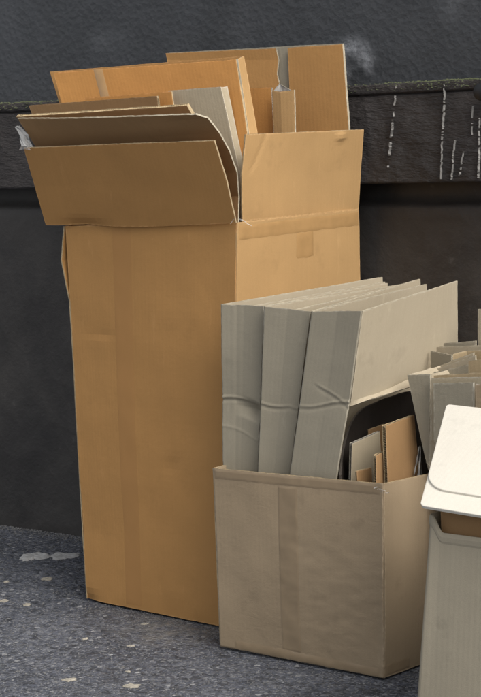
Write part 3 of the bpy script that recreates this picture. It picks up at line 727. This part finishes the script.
SB('cardboard_scrap', 'brown corrugated board rising highest among the scraps in the smaller box', 'cardboard', ((383.5, 425.5, .10), (412, 415, .22), (419, 490, .22), (386, 490, .10)), M['brown'], M['edge'], .013, 'TL', 69)
def paper_scrap():
    V, Fc = [], []; rnd = random.Random(5); n, k = 14, 7
    for i in range(n):
        y = 446 + i * 3.6
        for j in range(k):
            V.append(B.D(418.5 - i * .75 + j * (.35 + .16 * i), y + rnd.uniform(-.8, .8), .21 + .03 * math.sin(j * 2.1 + i * .4) + rnd.uniform(-.006, .006)))
    for i in range(n - 1):
        for j in range(k - 1): Fc.append((i * k + j, i * k + j + 1, (i + 1) * k + j + 1, (i + 1) * k + j))
    o = link('crumpled_paper', V, Fc, [M['paper']], None, smooth=True)
    tag(o, 'crumpled pale paper wedged at the right rim of the smaller box', 'paper')
paper_scrap()

# ------------------------------------------------------------------ plastic bin with white lid
b0 = G(434, 748)
Wf = Frame(b0, b0 + B.a); WW, WD, DS = .50, .84, .22
def rrect(w_, d_, r, n=7):
    out = []
    for cx, cy, a0 in ((w_ - r, r, -90), (w_ - r, d_ - r, 0), (r, d_ - r, 90), (r, r, 180)):
        for i in range(n + 1):
            f = math.radians(a0 + 90 * i / n); out.append((cx + r * math.cos(f), cy + r * math.sin(f)))
    return out
bin_ = thing('storage_box', 'grey-beige card box at the right edge under a white lid', 'box', Wf.pt(-.25, .3, 0))
zl = Wf.D(440, 534, 0).z; zh = Wf.D(428, 516, 0).z
def bin_shell():
    V, Fc = [], []; ring = rrect(WW, WD, .012, 5); ring = [p for a_, b_ in zip(ring, ring[1:] + ring[:1]) for p in ([a_] if math.dist(a_, b_) < .1 else [(a_[0] + (b_[0] - a_[0]) * i / 90, a_[1] + (b_[1] - a_[1]) * i / 90) for i in range(90)])]; k = len(ring)
    def rim(x, y):     # front lip is cut lower than the sides
        e = max(0, min(1, (x - .008) / .030)) * max(0, min(1, (WW - .008 - x) / .030)) * (1 if y < .1 else 0)
        e = e * e * (3 - 2 * e); return zh + (zl - zh) * e
    levels = [0, .01, .12, .25, .38, .9, .965, .97, 1.0]
    def lay(f, inset, extra=0):
        row = []
        for x, y in ring:
            tp = 1 + .12 * (1 - f); xx = WW / 2 + (x - WW / 2) * tp; yy = WD / 2 + (y - WD / 2) * tp
            cx, cy = WW / 2 - xx, WD / 2 - yy; l = math.hypot(cx, cy); xx += cx / l * inset; yy += cy / l * inset
            V.append(Wf.pt(-xx, yy, rim(x, y) * f + .002 + extra)); row.append(len(V) - 1)
        return row
    R = [lay(0, .01), lay(.012, 0)] + [lay(f, 0) for f in (.15, .4, .65, .9, .955)] + [lay(.965, -.002), lay(.985, -.0035), lay(1.0, -.002, .002), lay(1.0, .002, .002), lay(.985, .005)] + [lay(f, .006) for f in (.8, .5, .1, .012)]
    for A_, B_ in zip(R, R[1:]):
        for i in range(k): Fc.append((A_[i], A_[(i + 1) % k], B_[(i + 1) % k], B_[i]))
    Fc.append(tuple(R[0])); Fc.append(tuple(R[-1]))
    link('box_body', V, Fc, [M['bin']], bin_, uvs=[((v - Wf.O).dot(Wf.a), v.z) for v in V])
bin_shell()
# brown carton inside, seen between lip and lid
ic = thing('inner_carton', 'brown carton inside the lidded box, seen between its lip and the white lid', 'carton', Wf.pt(-.25, .06, 0))
zi = zh + .012
S = Surf([[Wf.pt(-.030, .022, .03), Wf.pt(-.46, .022, .03)], [Wf.pt(-.022, .020, zi), Wf.pt(-.47, .020, zi)]], .001, 71)
sheet('carton_wall', S, M['brown'], M['edge'], ic, .005, .03)
S = Surf([[Wf.pt(-.030, .20, .03), Wf.pt(-.030, .024, .03)], [Wf.pt(-.024, .20, zi), Wf.pt(-.024, .024, zi)]], .001, 72)
sheet('carton_wall', S, M['tan'], M['edge'], ic, .005, .03)
# lid
pFL = Wf.D(420, 506, -.035); pFR_dir = (Wf.D(481, 515.5, -.035) - pFL).normalized()
pBL = Wf.D(446, 405, .36)
LW = WW + .07; up = (pBL - pFL); LDp = up.length; upn = up.normalized(); nl = pFR_dir.cross(upn).normalized()
upn = nl.cross(pFR_dir).normalized()
if nl.z < 0: nl = -nl
shear = up - upn * up.dot(upn); shk = shear.dot(pFR_dir) / up.dot(upn)
def lid():
    D_ = up.dot(upn)
    V, Fc = [], []; n = 10
    def loop(inset, front, h, rf, rb):
        row = []; w_, d_ = LW - 2 * inset, D_ - inset - front
        for cx, cy, a0, r in ((w_ - rf, rf, -90, rf), (w_ - rb, d_ - rb, 0, rb), (rb, d_ - rb, 90, rb), (rf, rf, 180, rf)):
            for i in range(n + 1):
                f = math.radians(a0 + 90 * i / n); x, y = cx + r * math.cos(f) + inset, cy + r * math.sin(f) + front
                p = pFL + pFR_dir * (x + shk * y) + upn * y + nl * (h + .0025 * math.sin(6 * x + 2) * (1 - y / D_)); row.append(len(V)); V.append(p)
        return row
    R = [loop(.010, .010, -.010, .010, .010), loop(.003, .003, -.0095, .011, .012), loop(.0005, .0005, -.008, .012, .012), loop(.0, .0, -.0015, .012, .012), loop(.0006, .0006, -.0004, .012, .012), loop(.002, .002, .0, .012, .012), loop(.003, .04, .0004, .03, .012), loop(.003, .062, .0006, .06, .012),
         loop(.0032, .0635, .0008, .06, .012), loop(.0036, .064, .0052, .06, .012), loop(.0045, .0655, .0060, .06, .012), loop(.006, .068, .0062, .06, .012), loop(.05, .12, .0072, .03, .012), loop(.15, .2, .0078, .03, .02)]
    k = len(R[0])
    for A_, B_ in zip(R, R[1:]):
        for i in range(k): Fc.append((A_[i], A_[(i + 1) % k], B_[(i + 1) % k], B_[i]))
    Fc.append(tuple(R[-1])); Fc.append(tuple(reversed(R[0])))
    o = link('box_lid', V, Fc, [M['lid']], None, uvs=[((v - pFL).dot(pFR_dir), (v - pFL).dot(upn)) for v in V])
    tag(o, 'white card lid with a rounded front corner, sloping on top of the grey-beige box', 'lid')
lid()

# ------------------------------------------------------------------ cardboard standing in the bin behind the lid
RG = 'cardboard standing in the lidded box'
RA, RD = (-WW + .03, -.02), (.03, WD - .03)
def bin_board(name, label, q, face, edge, t, flute, seed, parent=None, cat='cardboard', **kw):
    a, b, c, d = [Wf.D(x[0], x[1], x[2] + DS) for x in q]
    S = Surf([[drop(Wf, a, d, .02, RA, RD), drop(Wf, b, c, .02, RA, RD)], [d, c], [a, b]], .002, seed)
    o = sheet(name, S, face, edge, parent, t, .015, flute, **kw)
    if label: tag(o, label, cat, RG)
    return o
# wedge-shaped carton at the left of the group
vc = thing('wedge_carton', 'grey carton narrowing downward beside the white lid', 'carton', Wf.pt(-.08, .3 + DS, 0), RG)
a, b, c, d = Wf.D(407.5, 375, .36 + DS), Wf.D(431, 374, .36 + DS), Wf.D(429, 470, .35 + DS), Wf.D(426.5, 462, .35 + DS)
S = Surf([[drop(Wf, a, d, .1, RA, RD), drop(Wf, b, c, .1, RA, RD)], [d, c], [a, b]], .002, 80)
sheet('spine', S, M['taupe'], M['edge_pale'], vc, .004, .012, 'T')
far = Wf.D(470, 357.5, .58 + DS)
S = Surf([[Wf.pt(-.12, .58 + DS, .1), drop(Wf, a, d, .1, RA, RD)], [Wf.pt(-.13, .58 + DS, .45), d], [far, a]], .002, 81)
sheet('carton_wall', S, M['taupe_pale'], M['edge_pale'], vc, .004, .02, 'T')
far2 = Wf.D(474, 364, .56 + DS)
S = Surf([[drop(Wf, b, c, .1, RA, RD), Wf.pt(-.20, .56 + DS, .1)], [c, Wf.pt(-.2, .56 + DS, .45)], [b, far2]], .002, 82)
sheet('carton_wall', S, M['taupe_pale'], M['edge_pale'], vc, .004, .02, 'T')
fp = thing('folded_carton', 'grey-brown folded carton standing directly behind the white lid', 'cardboard', Wf.pt(-.2, .33 + DS, 0), RG)
bin_board('carton_wall', None, ((431.5, 378, .345), (500, 377, .345), (500, 440, .345), (431.5, 440, .345)), M['greyboard'], M['edge_grey'], .008, 'T', 83, fp)
bin_board('carton_wall', None, ((434.5, 383, .325), (474, 382.5, .325), (474, 440, .325), (434.5, 440, .325)), M['taupe'], M['edge_grey'], .007, 'TL', 84, fp)
bin_board('carton_wall', None, ((476, 384, .320), (500, 383, .320), (500, 440, .320), (476, 440, .320)), M['tan'], M['edge_grey'], .007, 'TL', 85, fp)
bin_board('cardboard_piece', 'small tan cardboard piece at the right edge above the white lid', ((469, 361, .40), (500, 357, .40), (500, 440, .40), (469, 440, .40)), M['pale_tan'], M['edge_pale'], .005, 'T', 86)
bin_board('cardboard_piece', 'diagonal pale cardboard sheet among the pieces behind the white lid', ((436, 369, .46), (476, 355, .46), (478, 440, .46), (440, 440, .46)), M['taupe_pale'], M['edge_pale'], .006, 'T', 87)
bk2 = thing('folded_carton', 'low grey-tan folded carton at the back of the lidded box, showing a notch', 'cardboard', Wf.pt(-.2, .55 + DS, 0), RG)
bin_board('carton_wall', None, ((431, 351, .50), (452, 355, .48), (452, 440, .48), (432, 440, .50)), M['taupe'], M['edge_pale'], .006, 'TR', 88, bk2)
bin_board('carton_wall', None, ((453, 354, .50), (467, 350.5, .52), (467, 440, .52), (453, 440, .50)), M['pale_tan'], M['edge_pale'], .005, 'T', 89, bk2)
bin_board('carton_wall', None, ((468, 351, .50), (500, 349, .50), (500, 440, .50), (468, 440, .50)), M['pale_tan'], M['edge_pale'], .005, 'TL', 90, bk2)
bin_board('carton_wall', None, ((437, 347, .54), (500, 344.5, .54), (500, 440, .54), (437, 440, .54)), M['taupe_pale'], M['edge_pale'], .009, 'T', 91, bk2)
for i, (x0, y0, x1, y1, dd, mt) in enumerate([(440, 366, 474, 352.5, .475, 'greyboard'), (444, 363.5, 473, 353, .487, 'taupe_pale'), (434, 372, 480, 362, .435, 'taupe'), (433, 375.5, 500, 371.5, .372, 'pale_tan')]):
    bin_board('cardboard_piece', ['upper pale sheet of the diagonal layers behind the white lid', 'rearmost pale sheet of the diagonal layers behind the white lid', 'lower grey sheet of the diagonal layers behind the white lid', 'tan sheet edge just behind the grey-brown folded carton'][i], ((x0, y0, dd), (x1, y1, dd), (x1 + 1, 440, dd - .004), (x0 + 2, 440, dd - .004)), M[mt], M['edge_pale'], .006, 'T', 95 + i)
bin_board('cardboard_piece', 'thin grey sheet lying across the back of the lidded box just under the dark wall', ((441, 343.5, .565), (476, 341, .565), (477, 440, .565), (443, 440, .565)), M['taupe'], M['edge_pale'], .005, 'T', 92)
bin_board('cardboard_piece', 'upright pale board at the far right edge against the dark wall', ((478.3, 309, .585), (520, 304, .585), (520, 440, .585), (478.5, 440, .585)), M['taupe_pale'], M['edge_pale'], .006, 'T', 93)

# ------------------------------------------------------------------ litter on the asphalt
def blob(name, px, py, rx, ry, h, mat, label, cat, seed, group=None):
    c = G(px, py); rnd = random.Random(seed); n = 40; V, Fc = [], []
    def rd(f): v = Vector((math.cos(f), math.sin(f), seed * 2.7)); return 1 + .5 * noise.noise(v * 1.5) + .35 * noise.noise(v * 4) + .15 * noise.noise(v * 9)
    K = (1.0, .92, .8, .65, .5, .35, .2, .08)
    for k in K:
        for i in range(n):
            f = 2 * math.pi * i / n; q = Vector((math.cos(f) * k, math.sin(f) * k, seed)); hh = min(1, (1 - k) * 5) * (.75 + .8 * noise.noise(q * 2.6) + .5 * noise.noise(q * 7))
            V.append(c + Vector((rx * k * rd(f) * math.cos(f), ry * k * rd(f) * math.sin(f), .0008 + h * max(0.02, hh))))
    for j in range(len(K) - 1):
        for i in range(n): Fc.append((j * n + i, j * n + (i + 1) % n, (j + 1) * n + (i + 1) % n, (j + 1) * n + i))
    Fc.append(tuple((len(K) - 1) * n + i for i in range(n)))
    o = link(name, V, Fc, [mat], None, smooth=True); tag(o, label, cat, group)
LG = 'pale scraps on the asphalt'
blob('cement_lump', 33, 557, .046, .064, .006, M['cement'], 'largest pale cement lump on the asphalt near the wall', 'lump', 1)
blob('cement_lump', 64, 556, .054, .044, .004, M['cement'], 'low grey cement smear between the largest lump and the tall box', 'lump', 2)
for i, (x, y, rx, ry, lb) in enumerate([(47.5, 579, .020, .022, 'pale yellowish scrap just below the cement lumps'), (27, 605, .014, .016, 'pale flattened scrap left of the tall box, below the cement lumps'), (3, 601, .016, .018, 'pale scrap at the left edge of the picture'),
        (6, 582, .009, .010, 'tiny pale scrap at the left edge near the wall'), (85, 639, .010, .010, 'small grey scrap below the left corner of the tall box'), (131, 646, .012, .009, 'small white scrap in front of the tall box'),
        (69, 680, .020, .016, 'flat pale scrap low in the picture, left of centre'), (131, 686, .022, .018, 'wide pale scrap at the bottom of the picture'), (145, 624, .012, .008, 'faint scrap close to the base of the tall box'), (128, 672, .008, .008, 'tiny pale crumb just above the wide bottom scrap')]):
    blob('pale_scrap', x, y, rx, ry, .0025, M['crumb'], lb, 'scrap', 20 + i, LG)
def grit():
    V, Fc = [], []; rnd = random.Random(12)
    def stone(c, r):
        b = len(V)
        for d in ((1, 0, .2), (-.6, .8, .2), (-.5, -.8, .3), (.1, .1, .9), (.3, -.5, .6)):
            V.append(c + Vector((d[0] * r * rnd.uniform(.7, 1.3), d[1] * r * rnd.uniform(.7, 1.3), d[2] * r * rnd.uniform(.6, 1.1))))
        Fc.extend([(b, b + 1, b + 3), (b + 1, b + 2, b + 3), (b + 2, b + 4, b + 3), (b + 4, b, b + 3), (b + 2, b, b + 4)])
    for i in range(7000):      # along the foot of the wall
        p = wp(rnd.uniform(-1.5, 3.5), 0, 0) + wout * abs(rnd.gauss(.0, .035)); p.z = 0; stone(p, rnd.uniform(.0015, .0055))
    for i in range(1500):      # dusty strip in front of the tall box
        p = T.pt(rnd.uniform(-.1, .55), -abs(rnd.gauss(.03, .09)), 0); stone(p, rnd.uniform(.001, .0032))
    for i in range(14000):
        p = Vector((rnd.uniform(-1.1, .9), rnd.uniform(4.4, 6.8), 0)); stone(p, rnd.choice((.0012, .0015, .002, .002, .0028, .0036)) * rnd.uniform(.8, 1.2))
    o = link('grit', V, Fc, [M['grit']]); o['kind'] = 'stuff'
    o['label'] = 'fine pale grit scattered over the asphalt and along the wall foot'; o['category'] = 'grit'
grit()
